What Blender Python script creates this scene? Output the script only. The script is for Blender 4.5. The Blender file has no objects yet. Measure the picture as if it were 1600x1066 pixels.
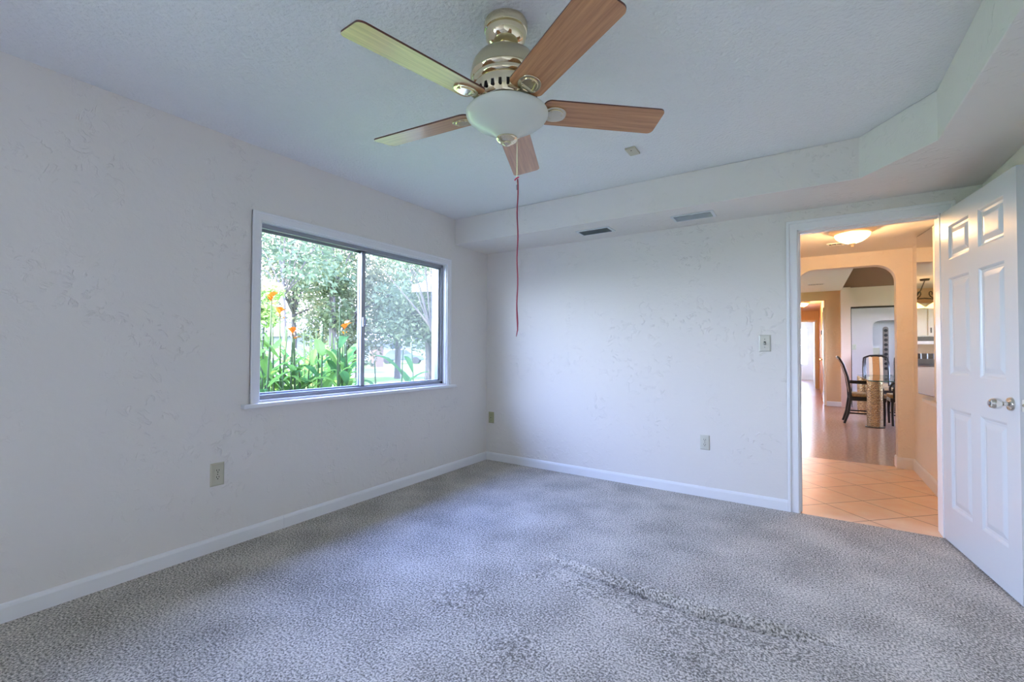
import bpy, bmesh, math, random
from mathutils import Vector, Matrix
R = math.radians
SC = bpy.context.scene
COL = SC.collection

# ---------------------------------------------------------------- camera
CAM = Vector((2.871, -3.852, 1.173))
YAW, PITCH, ROLL, FPX = R(33.46), R(1.05), R(0.22), 698.8
fw = Vector((-math.sin(YAW)*math.cos(PITCH), math.cos(YAW)*math.cos(PITCH), math.sin(PITCH)))
rt = Vector((math.cos(YAW), math.sin(YAW), 0)); up = rt.cross(fw)
rt2 = rt*math.cos(ROLL) + up*math.sin(ROLL); up2 = up*math.cos(ROLL) - rt*math.sin(ROLL)
cd = bpy.data.cameras.new('camera'); cam = bpy.data.objects.new('camera', cd); COL.objects.link(cam)
m = Matrix((rt2, up2, -fw)).transposed().to_4x4(); m.translation = CAM; cam.matrix_world = m
cd.sensor_width = 36; cd.lens = FPX*36/1600; cd.clip_start = .02; cd.clip_end = 500
SC.camera = cam

# ---------------------------------------------------------------- light and exposure
SC.view_settings.view_transform = 'Standard'; SC.view_settings.look = 'None'
SC.view_settings.gamma = 1; SC.view_settings.use_curve_mapping = False
SC.view_settings.exposure = 1.55
SC.cycles.use_denoising = True
SC.cycles.max_bounces = 14; SC.cycles.diffuse_bounces = 8; SC.cycles.glossy_bounces = 6
SC.cycles.transparent_max_bounces = 24; SC.cycles.transmission_bounces = 8
SC.cycles.caustics_reflective = False; SC.cycles.caustics_refractive = False
SC.cycles.sample_clamp_indirect = 8
SKY = 12.8
SUN = 11.5
HALL_W, CORRIDOR_W, PENDANT_W = 18, 50, 4
w = bpy.data.worlds.new('sky'); SC.world = w; w.use_nodes = True
nt = w.node_tree; nt.nodes.clear()
o_ = nt.nodes.new('ShaderNodeOutputWorld'); bg = nt.nodes.new('ShaderNodeBackground')
tc = nt.nodes.new('ShaderNodeTexCoord'); sx = nt.nodes.new('ShaderNodeSeparateXYZ'); rp = nt.nodes.new('ShaderNodeValToRGB')
nt.links.new(tc.outputs['Generated'], sx.inputs[0]); nt.links.new(sx.outputs['Z'], rp.inputs[0])
nt.links.new(rp.outputs[0], bg.inputs[0]); nt.links.new(bg.outputs[0], o_.inputs[0])
rp.color_ramp.elements[0].position = 0; rp.color_ramp.elements[0].color = (.70, .81, 1.0, 1)
rp.color_ramp.elements[1].position = .8; rp.color_ramp.elements[1].color = (.215, .355, 1.0, 1)
bg.inputs[1].default_value = SKY
sl = bpy.data.lights.new('sun', 'SUN'); sl.energy = SUN; sl.angle = R(1); sl.color = (1, .93, .82)
so = bpy.data.objects.new('sun', sl); COL.objects.link(so)
el = R(52); sd = Vector((.2, -.98, 0)).normalized()*math.cos(el) + Vector((0, 0, math.sin(el)))
so.rotation_euler = sd.to_track_quat('Z', 'Y').to_euler(); so.location = (0, -20, 30)

def portal(name, loc, rot, sxx, syy):
    l = bpy.data.lights.new(name, 'AREA'); l.shape = 'RECTANGLE'; l.size = sxx; l.size_y = syy; l.cycles.is_portal = True
    o = bpy.data.objects.new(name, l); COL.objects.link(o); o.location = loc; o.rotation_euler = rot
W2 = (-6.6, -5.0, .45, 2.0)          # unseen left-wall window added behind the camera, sized for fill light
portal('daylight_portal', (-.17, -1.515, 1.42), (0, R(-90), 0), 1.15, 1.75)
portal('daylight_portal_rear', (-.17, (W2[0]+W2[1])/2, (W2[2]+W2[3])/2), (0, R(-90), 0), W2[3]-W2[2], W2[1]-W2[0])

# ---------------------------------------------------------------- materials
def new_mat(name):
    mt = bpy.data.materials.new(name); mt.use_nodes = True
    return mt, mt.node_tree, mt.node_tree.nodes['Principled BSDF']
def mat(name, col, rough=.5, metal=0, bump=None, var=None, spec=.5, coat=0, emit=None, trans=0, sss=0):
    """bump = (scale, strength, distance, detail); var = (scale, dark colour, low, high)"""
    mt, n, b = new_mat(name)
    b.inputs['Base Color'].default_value = (*col, 1); b.inputs['Roughness'].default_value = rough
    b.inputs['Metallic'].default_value = metal; b.inputs['Specular IOR Level'].default_value = spec
    b.inputs['Coat Weight'].default_value = coat; b.inputs['Transmission Weight'].default_value = trans
    if emit: b.inputs['Emission Color'].default_value = (*emit[0], 1); b.inputs['Emission Strength'].default_value = emit[1]
    if bump or var: tcx = n.nodes.new('ShaderNodeTexCoord')
    if var:
        nz = n.nodes.new('ShaderNodeTexNoise'); nz.inputs['Scale'].default_value = var[0]; nz.inputs['Detail'].default_value = 4
        cr = n.nodes.new('ShaderNodeValToRGB'); cr.color_ramp.elements[0].position = var[2]; cr.color_ramp.elements[1].position = var[3]
        cr.color_ramp.elements[0].color = (*var[1], 1); cr.color_ramp.elements[1].color = (*col, 1)
        n.links.new(tcx.outputs['Object'], nz.inputs['Vector']); n.links.new(nz.outputs['Fac'], cr.inputs[0]); n.links.new(cr.outputs[0], b.inputs['Base Color'])
    if bump:
        nz = n.nodes.new('ShaderNodeTexNoise'); nz.inputs['Scale'].default_value = bump[0]; nz.inputs['Detail'].default_value = bump[3]
        bp = n.nodes.new('ShaderNodeBump'); bp.inputs['Strength'].default_value = bump[1]; bp.inputs['Distance'].default_value = bump[2]
        n.links.new(tcx.outputs['Object'], nz.inputs['Vector']); n.links.new(nz.outputs['Fac'], bp.inputs['Height']); n.links.new(bp.outputs[0], b.inputs['Normal'])
    return mt

def plaster(name, col):
    """hand-trowelled plaster: sparse ridges and skips over a nearly smooth coat"""
    mt, n, b = new_mat(name); N = n.nodes; L = n.links
    b.inputs['Base Color'].default_value = (*col, 1); b.inputs['Roughness'].default_value = .55; b.inputs['Specular IOR Level'].default_value = .3
    tcx = N.new('ShaderNodeTexCoord')
    wz = N.new('ShaderNodeTexNoise'); wz.inputs['Scale'].default_value = 3.2; wz.inputs['Detail'].default_value = 3
    mx = N.new('ShaderNodeMix'); mx.data_type = 'VECTOR'; mx.inputs[0].default_value = .18
    L.new(tcx.outputs['Object'], wz.inputs['Vector']); L.new(tcx.outputs['Object'], mx.inputs[4]); L.new(wz.outputs['Color'], mx.inputs[5])
    a = N.new('ShaderNodeTexNoise'); a.inputs['Scale'].default_value = 13; a.inputs['Detail'].default_value = 6; a.inputs['Distortion'].default_value = 1.2
    L.new(mx.outputs[1], a.inputs['Vector'])
    r1 = N.new('ShaderNodeValToRGB'); e = r1.color_ramp.elements; e[0].position = .46; e[0].color = (0, 0, 0, 1); e[1].position = .50; e[1].color = (1, 1, 1, 1)
    x = e.new(.56); x.color = (.25, .25, .25, 1); x = e.new(.64); x.color = (.1, .1, .1, 1)
    L.new(a.outputs['Fac'], r1.inputs[0])
    msk = N.new('ShaderNodeTexNoise'); msk.inputs['Scale'].default_value = 2.6; msk.inputs['Detail'].default_value = 2
    L.new(tcx.outputs['Object'], msk.inputs['Vector'])
    r2 = N.new('ShaderNodeValToRGB'); r2.color_ramp.elements[0].position = .42; r2.color_ramp.elements[1].position = .64
    L.new(msk.outputs['Fac'], r2.inputs[0])
    m3 = N.new('ShaderNodeTexNoise'); m3.inputs['Scale'].default_value = 17; m3.inputs['Detail'].default_value = 2; L.new(tcx.outputs['Object'], m3.inputs['Vector'])
    r3 = N.new('ShaderNodeValToRGB'); r3.color_ramp.elements[0].position = .50; r3.color_ramp.elements[1].position = .60; L.new(m3.outputs['Fac'], r3.inputs[0])
    m0 = N.new('ShaderNodeMath'); m0.operation = 'MULTIPLY'; L.new(r2.outputs[0], m0.inputs[0]); L.new(r3.outputs[0], m0.inputs[1])   # breaks the ridges into short dashes
    mu = N.new('ShaderNodeMath'); mu.operation = 'MULTIPLY'; L.new(r1.outputs[0], mu.inputs[0]); L.new(m0.outputs[0], mu.inputs[1])
    f = N.new('ShaderNodeTexNoise'); f.inputs['Scale'].default_value = 26; f.inputs['Detail'].default_value = 5; L.new(tcx.outputs['Object'], f.inputs['Vector'])
    ad = N.new('ShaderNodeMath'); ad.operation = 'MULTIPLY_ADD'; ad.inputs[1].default_value = .5
    L.new(f.outputs['Fac'], ad.inputs[0]); L.new(mu.outputs[0], ad.inputs[2])
    bp = N.new('ShaderNodeBump'); bp.inputs['Strength'].default_value = .55; bp.inputs['Distance'].default_value = .007
    L.new(ad.outputs[0], bp.inputs['Height']); L.new(bp.outputs[0], b.inputs['Normal'])
    return mt

def carpet_mat():
    mt, n, b = new_mat('carpet_pile'); N = n.nodes; L = n.links
    b.inputs['Roughness'].default_value = .95; b.inputs['Specular IOR Level'].default_value = .1; b.inputs['Sheen Weight'].default_value = .15
    tcx = N.new('ShaderNodeTexCoord')
    a = N.new('ShaderNodeTexNoise'); a.inputs['Scale'].default_value = 115; a.inputs['Detail'].default_value = 3.5; a.inputs['Roughness'].default_value = .65
    big = N.new('ShaderNodeTexNoise'); big.inputs['Scale'].default_value = 3.0; big.inputs['Detail'].default_value = 5
    for t in (a, big): L.new(tcx.outputs['Object'], t.inputs['Vector'])
    ad = N.new('ShaderNodeMath'); ad.operation = 'MULTIPLY_ADD'; ad.inputs[1].default_value = .20
    L.new(big.outputs['Fac'], ad.inputs[0]); L.new(a.outputs['Fac'], ad.inputs[2])
    cr = N.new('ShaderNodeValToRGB'); e = cr.color_ramp.elements
    e[0].position = .50; e[0].color = (.15, .135, .11, 1); e[1].position = .72; e[1].color = (.75, .695, .605, 1)
    x = e.new(.61); x.color = (.46, .425, .37, 1)
    L.new(ad.outputs[0], cr.inputs[0]); L.new(cr.outputs[0], b.inputs['Base Color'])
    bp = N.new('ShaderNodeBump'); bp.inputs['Strength'].default_value = .8; bp.inputs['Distance'].default_value = .008
    L.new(a.outputs['Fac'], bp.inputs['Height']); L.new(bp.outputs[0], b.inputs['Normal'])
    return mt

def wood(name, light, dark, sc=(1.6, 40, 40), rough=.3, coat=.25):
    mt, n, b = new_mat(name); N = n.nodes; L = n.links
    b.inputs['Roughness'].default_value = rough; b.inputs['Coat Weight'].default_value = coat; b.inputs['Coat Roughness'].default_value = .22
    tcx = N.new('ShaderNodeTexCoord'); mp = N.new('ShaderNodeMapping'); mp.inputs['Scale'].default_value = sc
    nz = N.new('ShaderNodeTexNoise'); nz.inputs['Scale'].default_value = 2.4; nz.inputs['Detail'].default_value = 6; nz.inputs['Roughness'].default_value = .62
    cr = N.new('ShaderNodeValToRGB'); cr.color_ramp.elements[0].position = .34; cr.color_ramp.elements[1].position = .66
    cr.color_ramp.elements[0].color = (*dark, 1); cr.color_ramp.elements[1].color = (*light, 1)
    L.new(tcx.outputs['Object'], mp.inputs[0]); L.new(mp.outputs[0], nz.inputs['Vector']); L.new(nz.outputs['Fac'], cr.inputs[0]); L.new(cr.outputs[0], b.inputs['Base Color'])
    return mt

def tile_mat():
    mt, n, b = new_mat('diagonal_tile'); N = n.nodes; L = n.links
    tcx = N.new('ShaderNodeTexCoord'); mp = N.new('ShaderNodeMapping'); mp.inputs['Rotation'].default_value = (0, 0, R(-45)); mp.inputs['Location'].default_value = (.06, .13, 0)
    br = N.new('ShaderNodeTexBrick'); br.offset = 0; br.squash = 1
    br.inputs['Scale'].default_value = 1; br.inputs['Brick Width'].default_value = .345; br.inputs['Row Height'].default_value = .345; br.inputs['Mortar Size'].default_value = .004; br.inputs['Mortar Smooth'].default_value = .2
    br.inputs['Color1'].default_value = (.88, .61, .41, 1); br.inputs['Color2'].default_value = (.82, .56, .37, 1); br.inputs['Mortar'].default_value = (.30, .17, .10, 1)
    L.new(tcx.outputs['Object'], mp.inputs[0]); L.new(mp.outputs[0], br.inputs['Vector'])
    nz = N.new('ShaderNodeTexNoise'); nz.inputs['Scale'].default_value = 9; nz.inputs['Detail'].default_value = 5; L.new(tcx.outputs['Object'], nz.inputs['Vector'])
    mx = N.new('ShaderNodeMix'); mx.data_type = 'RGBA'; mx.blend_type = 'OVERLAY'; mx.inputs[0].default_value = .35
    L.new(br.outputs['Color'], mx.inputs[6]); L.new(nz.outputs['Fac'], mx.inputs[7]); L.new(mx.outputs[2], b.inputs['Base Color'])
    b.inputs['Roughness'].default_value = .32
    bp = N.new('ShaderNodeBump'); bp.inputs['Strength'].default_value = .4; bp.inputs['Distance'].default_value = .003; bp.invert = True
    L.new(br.outputs['Fac'], bp.inputs['Height']); L.new(bp.outputs[0], b.inputs['Normal'])
    return mt

def glass_mat(name, tint=(1, 1, 1), haze=0):
    mt = bpy.data.materials.new(name); mt.use_nodes = True; n = mt.node_tree; N = n.nodes; L = n.links; N.clear()
    o = N.new('ShaderNodeOutputMaterial'); t = N.new('ShaderNodeBsdfTransparent'); g = N.new('ShaderNodeBsdfGlossy'); f = N.new('ShaderNodeFresnel'); mx = N.new('ShaderNodeMixShader')
    t.inputs[0].default_value = (*tint, 1); g.inputs['Roughness'].default_value = .02; f.inputs[0].default_value = 1.45
    ge = N.new('ShaderNodeNewGeometry'); sb = N.new('ShaderNodeMath'); sb.operation = 'SUBTRACT'; sb.inputs[0].default_value = 1; ml = N.new('ShaderNodeMath'); ml.operation = 'MULTIPLY'
    L.new(ge.outputs['Backfacing'], sb.inputs[1]); L.new(f.outputs[0], ml.inputs[0]); L.new(sb.outputs[0], ml.inputs[1])   # one surface reflects, the sheet is thin
    L.new(ml.outputs[0], mx.inputs[0]); L.new(t.outputs[0], mx.inputs[1]); L.new(g.outputs[0], mx.inputs[2])
    out = mx
    if haze:
        d = N.new('ShaderNodeBsdfTranslucent'); d.inputs[0].default_value = (.95, .92, .80, 1)
        m2 = N.new('ShaderNodeMixShader'); m2.inputs[0].default_value = haze
        L.new(mx.outputs[0], m2.inputs[1]); L.new(d.outputs[0], m2.inputs[2]); out = m2
    L.new(out.outputs[0], o.inputs[0])
    return mt

def lit_glass(name, col, strength, clear):
    mt = mat(name, (.9, .8, .6), .4, emit=(col, strength), bump=(30, .8, .01, 3)); n = mt.node_tree; N = n.nodes; L = n.links
    t = N.new('ShaderNodeBsdfTransparent'); mx = N.new('ShaderNodeMixShader'); mx.inputs[0].default_value = clear
    t.inputs[0].default_value = (1, .86, .6, 1)
    L.new(N['Principled BSDF'].outputs[0], mx.inputs[1]); L.new(t.outputs[0], mx.inputs[2]); L.new(mx.outputs[0], N['Material Output'].inputs[0])
    return mt
def leaf_mat(name, c1, c2, trans=.35):
    mt = bpy.data.materials.new(name); mt.use_nodes = True; n = mt.node_tree; N = n.nodes; L = n.links; N.clear()
    o = N.new('ShaderNodeOutputMaterial'); d = N.new('ShaderNodeBsdfDiffuse'); t = N.new('ShaderNodeBsdfTranslucent'); mx = N.new('ShaderNodeMixShader'); mx.inputs[0].default_value = trans
    tcx = N.new('ShaderNodeTexCoord'); nz = N.new('ShaderNodeTexNoise'); nz.inputs['Scale'].default_value = 1.2; nz.inputs['Detail'].default_value = 3
    cr = N.new('ShaderNodeValToRGB'); cr.color_ramp.elements[0].position = .38; cr.color_ramp.elements[1].position = .62
    cr.color_ramp.elements[0].color = (*c1, 1); cr.color_ramp.elements[1].color = (*c2, 1)
    L.new(tcx.outputs['Object'], nz.inputs['Vector']); L.new(nz.outputs['Fac'], cr.inputs[0])
    L.new(cr.outputs[0], d.inputs[0]); L.new(cr.outputs[0], t.inputs[0]); L.new(d.outputs[0], mx.inputs[1]); L.new(t.outputs[0], mx.inputs[2]); L.new(mx.outputs[0], o.inputs[0])
    return mt

M = dict(
    wall=plaster('wall_plaster', (.735, .70, .65)),
    hallwall=plaster('hall_plaster', (.80, .73, .64)),
    ceil=mat('ceiling_paint', (.78, .785, .77), .7, bump=(62, 1.0, .008, 3)),
    hceil=mat('hall_ceiling_paint', (.82, .78, .71), .7, bump=(60, .3, .004, 2)),
    trim=mat('white_trim', (.78, .78, .78), .3),
    door=mat('white_door_enamel', (.57, .58, .585), .26, bump=(45, .06, .002, 3)),
    carpet=carpet_mat(), tile=tile_mat(),
    terrazzo=mat('terrazzo', (.52, .31, .20), .22, var=(40, (.40, .23, .145), .4, .6), spec=.35),
    orange=plaster('orange_beige_plaster', (.70, .48, .28)),
    corridor=mat('corridor_paint', (.80, .66, .50), .6),
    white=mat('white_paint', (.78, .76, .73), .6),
    brown=mat('brown_ceiling', (.25, .13, .075), .7),  # even dark brown for the vault and its gable
    alu=mat('brushed_aluminium', (.36, .38, .42), .4, .5),
    alud=mat('grey_aluminium', (.34, .36, .39), .4, .9),  # slightly darker metallic grey for latch, thumb turn and rack bars
    glass=glass_mat('clear_glass'), screen=glass_mat('screened_glass', (.86, .87, .86), .018),
    tglass=glass_mat('green_edged_glass', (.86, .95, .91)),
    gedge=mat('glass_edge', (.05, .13, .10), .1),
    brass=mat('polished_brass', (.80, .71, .50), .08, 1),
    antique=mat('satin_brass', (.62, .57, .40), .3, 1),
    slot=mat('dark_slot', (.015, .012, .01), .8),
    blade=wood('cherry_blade', (.58, .29, .115), (.37, .16, .055), rough=.34, coat=.6),
    bladeedge=mat('blade_edge', (.10, .03, .018), .4),
    bowl=mat('frosted_glass_bowl', (.64, .67, .58), .35, coat=.3),
    chrome=mat('satin_nickel', (.72, .70, .66), .14, 1),
    ivory=mat('ivory_plastic', (.52, .49, .36), .35),
    olive=mat('aged_almond_plastic', (.36, .35, .19), .4),
    almond=mat('almond_plastic', (.58, .57, .49), .35),
    cord=mat('red_cord', (.33, .02, .05), .7), redtie=mat('red_tie', (.6, .01, .08), .5),
    ventd=mat('grey_louvre', (.30, .33, .34), .5), ventw=mat('white_louvre', (.66, .69, .70), .5), ventm=mat('vent_backing', (.46, .48, .49), .6), dark=mat('dark_duct', (.035, .035, .038), .9),
    mirror=mat('mirror_silver', (.86, .86, .84), .015, 1),
    mdark=mat('dark_bronze', (.06, .045, .03), .4, .6),
    lampglass=lit_glass('lit_alabaster', (1, .66, .28), .38, .36),
    amber=lit_glass('lit_amber_glass', (1, .62, .25), 1.4, .5),
    lampbase=mat('cream_lamp_base', (.75, .6, .42), .4),
    iron=mat('wrought_iron', (.035, .022, .015), .5, .4),
    black=mat('black_lacquer', (.018, .013, .012), .28, coat=.4),
    seat=mat('tan_upholstery', (.62, .42, .22), .8, var=(60, (.5, .32, .16), .4, .6)),
    cane=mat('striped_cream_back', (.66, .48, .30), .7), splat=wood('honey_splat', (.50, .22, .07), (.36, .14, .04)),
    gold=mat('gold_mosaic', (.78, .58, .30), .22, .9, bump=(55, .9, .01, 2), var=(70, (.45, .36, .25), .4, .6)),
    cabinet=mat('cream_cabinet', (.78, .72, .60), .4), counter=mat('dark_counter', (.06, .05, .045), .25), steel=mat('appliance_white', (.48, .39, .29), .3),
    lawn=leaf_mat('lawn_grass', (.11, .19, .05), (.16, .24, .07), 0),
    bounce_slab=mat('pale_bounce_slab', (.54, .53, .38), .9),  # tinted so the added slab bounces greenish fill
    path=mat('pale_concrete', (.34, .32, .28), .9),
    lime=leaf_mat('lime_leaf', (.13, .25, .05), (.27, .34, .11), .4), green=leaf_mat('broad_green_leaf', (.065, .16, .045), (.11, .21, .07), .4),
    stem=mat('plant_stem', (.05, .09, .02), .7), petal=mat('orange_petal', (.75, .22, .01), .6), bud=mat('pale_seed_head', (.30, .27, .20), .8),
    t1=leaf_mat('grey_green_leaves', (.055, .07, .036), (.10, .12, .062), .3), t2=leaf_mat('olive_leaves', (.085, .09, .05), (.14, .145, .08), .3), t3=leaf_mat('blue_green_leaves', (.05, .068, .042), (.095, .12, .07), .3),
    bark=mat('tree_bark', (.055, .045, .04), .9, bump=(14, .8, .02, 4)),
    hwall=mat('pale_house_wall', (.15, .15, .18), .8), hroof=mat('pale_shingle_roof', (.32, .315, .31), .8), hdark=mat('house_window_pane', (.04, .05, .06), .2),
    car=mat('blue_grey_car_paint', (.08, .10, .14), .25, .4), tyre=mat('tyre_rubber', (.015, .015, .015), .8), post=mat('brown_post', (.12, .07, .055), .8),
    stucco=mat('outside_stucco', (.45, .43, .40), .9), roofing=mat('roofing', (.12, .11, .10), .9),
)

# ---------------------------------------------------------------- mesh helpers
class MB:
    def __init__(s): s.v = []; s.f = []; s.mi = []; s.cur = 0
    def add(s, vs, fs):
        b = len(s.v); s.v += [tuple(x) for x in vs]; s.f += [tuple(i+b for i in f) for f in fs]; s.mi += [s.cur]*len(fs); return s
    def box(s, x0, x1, y0, y1, z0, z1, mx=None):
        vs = [Vector((x, y, z)) for x in (x0, x1) for y in (y0, y1) for z in (z0, z1)]
        if mx: vs = [mx @ v for v in vs]
        return s.add(vs, [(0, 1, 3, 2), (4, 6, 7, 5), (0, 4, 5, 1), (2, 3, 7, 6), (0, 2, 6, 4), (1, 5, 7, 3)])
    def prism(s, poly, z0, z1, mx=None):
        n = len(poly); vs = [Vector((x, y, z0)) for x, y in poly] + [Vector((x, y, z1)) for x, y in poly]
        if mx: vs = [mx @ v for v in vs]
        return s.add(vs, [tuple(range(n))[::-1], tuple(range(n, 2*n))] + [(i, (i+1) % n, n+(i+1) % n, n+i) for i in range(n)])
    def lathe(s, prof, c=(0, 0, 0), seg=40, mx=None, cap=True):
        vs = []; k = len(prof)
        for r, z in prof:
            for i in range(seg):
                a = 2*math.pi*i/seg; v = Vector((r*math.cos(a), r*math.sin(a), z)); v = (mx @ v) if mx else v
                vs.append(v + Vector(c))
        fs = [(j*seg+i, j*seg+(i+1) % seg, (j+1)*seg+(i+1) % seg, (j+1)*seg+i) for j in range(k-1) for i in range(seg)]
        if cap: fs += [tuple(range(seg))[::-1], tuple((k-1)*seg+i for i in range(seg))]
        return s.add(vs, fs)
    def tube(s, pts, r, seg=8, flat=1.0):
        pts = [Vector(p) for p in pts]; n = len(pts); vs = []
        rr = r if isinstance(r, (list, tuple)) else [r]*n; prev = None
        for i, p in enumerate(pts):
            t = (pts[min(i+1, n-1)] - pts[max(i-1, 0)]).normalized()
            ref = prev if prev else (Vector((0, 0, 1)) if abs(t.z) < .9 else Vector((1, 0, 0)))
            a = t.cross(ref).normalized(); b = a.cross(t).normalized(); prev = b
            for j in range(seg):
                q = 2*math.pi*j/seg; vs.append(p + (a*math.cos(q) + b*math.sin(q)*flat)*rr[i])
        fs = [(i*seg+j, i*seg+(j+1) % seg, (i+1)*seg+(j+1) % seg, (i+1)*seg+j) for i in range(n-1) for j in range(seg)]
        fs += [tuple(range(seg))[::-1], tuple((n-1)*seg+j for j in range(seg))]
        return s.add(vs, fs)
    def build(s, name, mt, parent=None, bevel=0, smooth=False, loc=None):
        me = bpy.data.meshes.new(name); me.from_pydata(s.v, [], s.f)
        for x in (mt if isinstance(mt, (list, tuple)) else [mt]): me.materials.append(x)
        if len(me.materials) > 1: me.polygons.foreach_set('material_index', s.mi)
        bm = bmesh.new(); bm.from_mesh(me); bmesh.ops.recalc_face_normals(bm, faces=bm.faces); bm.to_mesh(me); bm.free()
        if smooth:
            me.polygons.foreach_set('use_smooth', [True]*len(me.polygons)); me.set_sharp_from_angle(angle=R(38))
        o = bpy.data.objects.new(name, me); COL.objects.link(o)
        if parent: o.parent = parent
        if loc: o.location = loc
        if bevel:
            bv = o.modifiers.new('bevel', 'BEVEL'); bv.width = bevel; bv.segments = 2; bv.limit_method = 'ANGLE'; bv.angle_limit = R(40)
        return o
def tag(o, label, cat, group=None, kind=None):
    o['label'] = label; o['category'] = cat
    if group: o['group'] = group
    if kind: o['kind'] = kind
    return o
def thing(name, label, cat, loc=(0, 0, 0), rz=0, group=None, kind=None):
    o = bpy.data.objects.new(name, None); COL.objects.link(o); o.location = loc; o.rotation_euler = (0, 0, rz); o.empty_display_size = .1
    return tag(o, label, cat, group, kind)
def struct(o, label, cat): return tag(o, label, cat, None, 'structure')
def copy_tree(o, parent=None):
    c = o.copy(); COL.objects.link(c)
    if parent: c.parent = parent
    for ch in o.children: copy_tree(ch, c)
    return c
def rot(a, b): return Matrix.Rotation(a, 4, b)
def T(*v): return Matrix.Translation(v)

# ================================================================ THE ROOM
ZC, ZS, RX, RY, TH = 2.44, 2.191, 3.77, -6.8, .18
# floor: carpet with one stretched wrinkle
def carpet():
    xs = [RX*i/230 for i in range(231)]; ys = sorted({round(RY - RY*i/240, 4) for i in range(241)} | {round(-2.0+.005*i, 4) for i in range(100)})
    rp_ = [(1.80, -1.631), (1.98, -1.66), (2.216, -1.686), (2.45, -1.70), (2.68, -1.675), (2.80, -1.655)]
    def h(x, y):
        z = 0
        if 1.55 < x < 3.05 and -2.1 < y < -1.3:
            for i in range(len(rp_)-1):
                if rp_[i][0] <= x <= rp_[i+1][0] or (i == 0 and x < rp_[0][0]) or (i == len(rp_)-2 and x > rp_[-1][0]):
                    t = (x-rp_[i][0])/(rp_[i+1][0]-rp_[i][0]); yl = rp_[i][1]+t*(rp_[i+1][1]-rp_[i][1])
            fade = max(0, min(1, (x-1.62)/.3, (2.98-x)/.3)); d = y-yl-.035
            z += fade*(.024*math.exp(-(d/.028)**2) - .036*math.exp(-((y-yl+.02)/.022)**2)) + fade*.006*math.exp(-((y-yl+.10)/.09)**2)
        for bx, by, hh, rr in ((1.64, -1.83, .011, .05), (1.5, -2.2, .006, .12), (2.5, -2.0, .005, .12), (1.9, -2.35, .005, .1)):
            z += hh*math.exp(-((x-bx)**2+(y-by)**2)/rr**2)
        return z
    vs = [(x, y, h(x, y)) for y in ys for x in xs]; n = len(xs)
    fs = [(j*n+i, j*n+i+1, (j+1)*n+i+1, (j+1)*n+i) for j in range(len(ys)-1) for i in range(n-1)]
    b = MB(); b.add(vs, fs); return b
struct(carpet().build('floor', M['carpet'], smooth=True), 'grey cut pile carpet covering the bedroom floor, wrinkled in the middle', 'floor')
struct(MB().box(-TH, RX+.15, RY-TH, -.001, -.2, -.06).build('floor_slab', M['path']), 'concrete slab under the grey carpet', 'floor')
struct(MB().box(0, RX, RY, 0, ZC, ZC+.1).build('ceiling', M['ceil']), 'sprayed white bedroom ceiling above the fan', 'ceiling')
struct(MB().prism([(0, 0), (0, -.527), (3.135, -.527), (3.403, -.927), (3.425, RY), (RX, RY), (RX, 0)], ZS, ZC-.001).build('ceiling_soffit', M['wall'], bevel=.004),
       'dropped plaster soffit along the back and right walls', 'soffit')
# left wall with the window openings
WY0, WY1, WZ0, WZ1 = -2.39, -.64, .845, 1.985
b = MB()
b.box(-TH, 0, WY1, 0, 0, ZC); b.box(-TH, 0, WY0, WY1, 0, WZ0); b.box(-TH, 0, WY0, WY1, WZ1, ZC); b.box(-TH, 0, W2[1], WY0, 0, ZC)
b.box(-TH, 0, W2[0], W2[1], 0, W2[2]); b.box(-TH, 0, W2[0], W2[1], W2[3], ZC); b.box(-TH, 0, RY, W2[0], 0, ZC)
struct(b.build('wall_left', M['wall']), 'trowelled off-white plaster wall holding the wide window', 'wall')
DX0, DX1, DZ = 2.81, 3.585, 2.05
b = MB(); b.box(-TH, DX0, 0, .13, 0, ZC); b.box(DX0, DX1, 0, .13, DZ, ZC); b.box(DX1, RX+.15, 0, .13, 0, ZC)
struct(b.build('wall_back', [M['wall'], M['hallwall']]), 'trowelled plaster wall with the open doorway at its right end', 'wall')
struct(MB().box(RX, RX+.15, RY, 0, 0, ZC).build('wall_right', M['wall']), 'plaster wall behind the open white door', 'wall')
struct(MB().box(-TH, RX+.15, RY-TH, RY, 0, ZC).build('wall_rear', M['wall']), 'plaster wall behind the camera', 'wall')
# baseboards
def bb_profile(b, p0, p1, nrm, h=.081, d=.013, z0=0):
    p0 = Vector((*p0, 0)); p1 = Vector((*p1, 0)); nv = Vector((*nrm, 0))
    prof = [(0, z0), (d, z0), (d, h-.018), (d*.72, h-.006), (d*.4, h), (0, h)]; k = len(prof)
    vs = [p+nv*a+Vector((0, 0, zz)) for p in (p0, p1) for a, zz in prof]
    b.add(vs, [tuple(range(k))[::-1], tuple(range(k, 2*k))] + [(i, (i+1) % k, k+(i+1) % k, k+i) for i in range(k)]); return b
b = MB(); bb_profile(b, (0, RY), (0, -2.2195), (1, 0)); bb_profile(b, (0, -2.218), (0, 0), (1, 0))
struct(b.build('baseboard_left', M['trim']), 'white baseboard under the window wall', 'baseboard')
struct(bb_profile(MB(), (0, 0), (2.744, 0), (0, -1)).build('baseboard_back', M['trim']), 'white baseboard between the far corner and the doorway', 'baseboard')
struct(bb_profile(MB(), (RX, RY), (RX, 0), (-1, 0)).build('baseboard_right', M['trim']), 'white baseboard behind the open door', 'baseboard')
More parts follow.
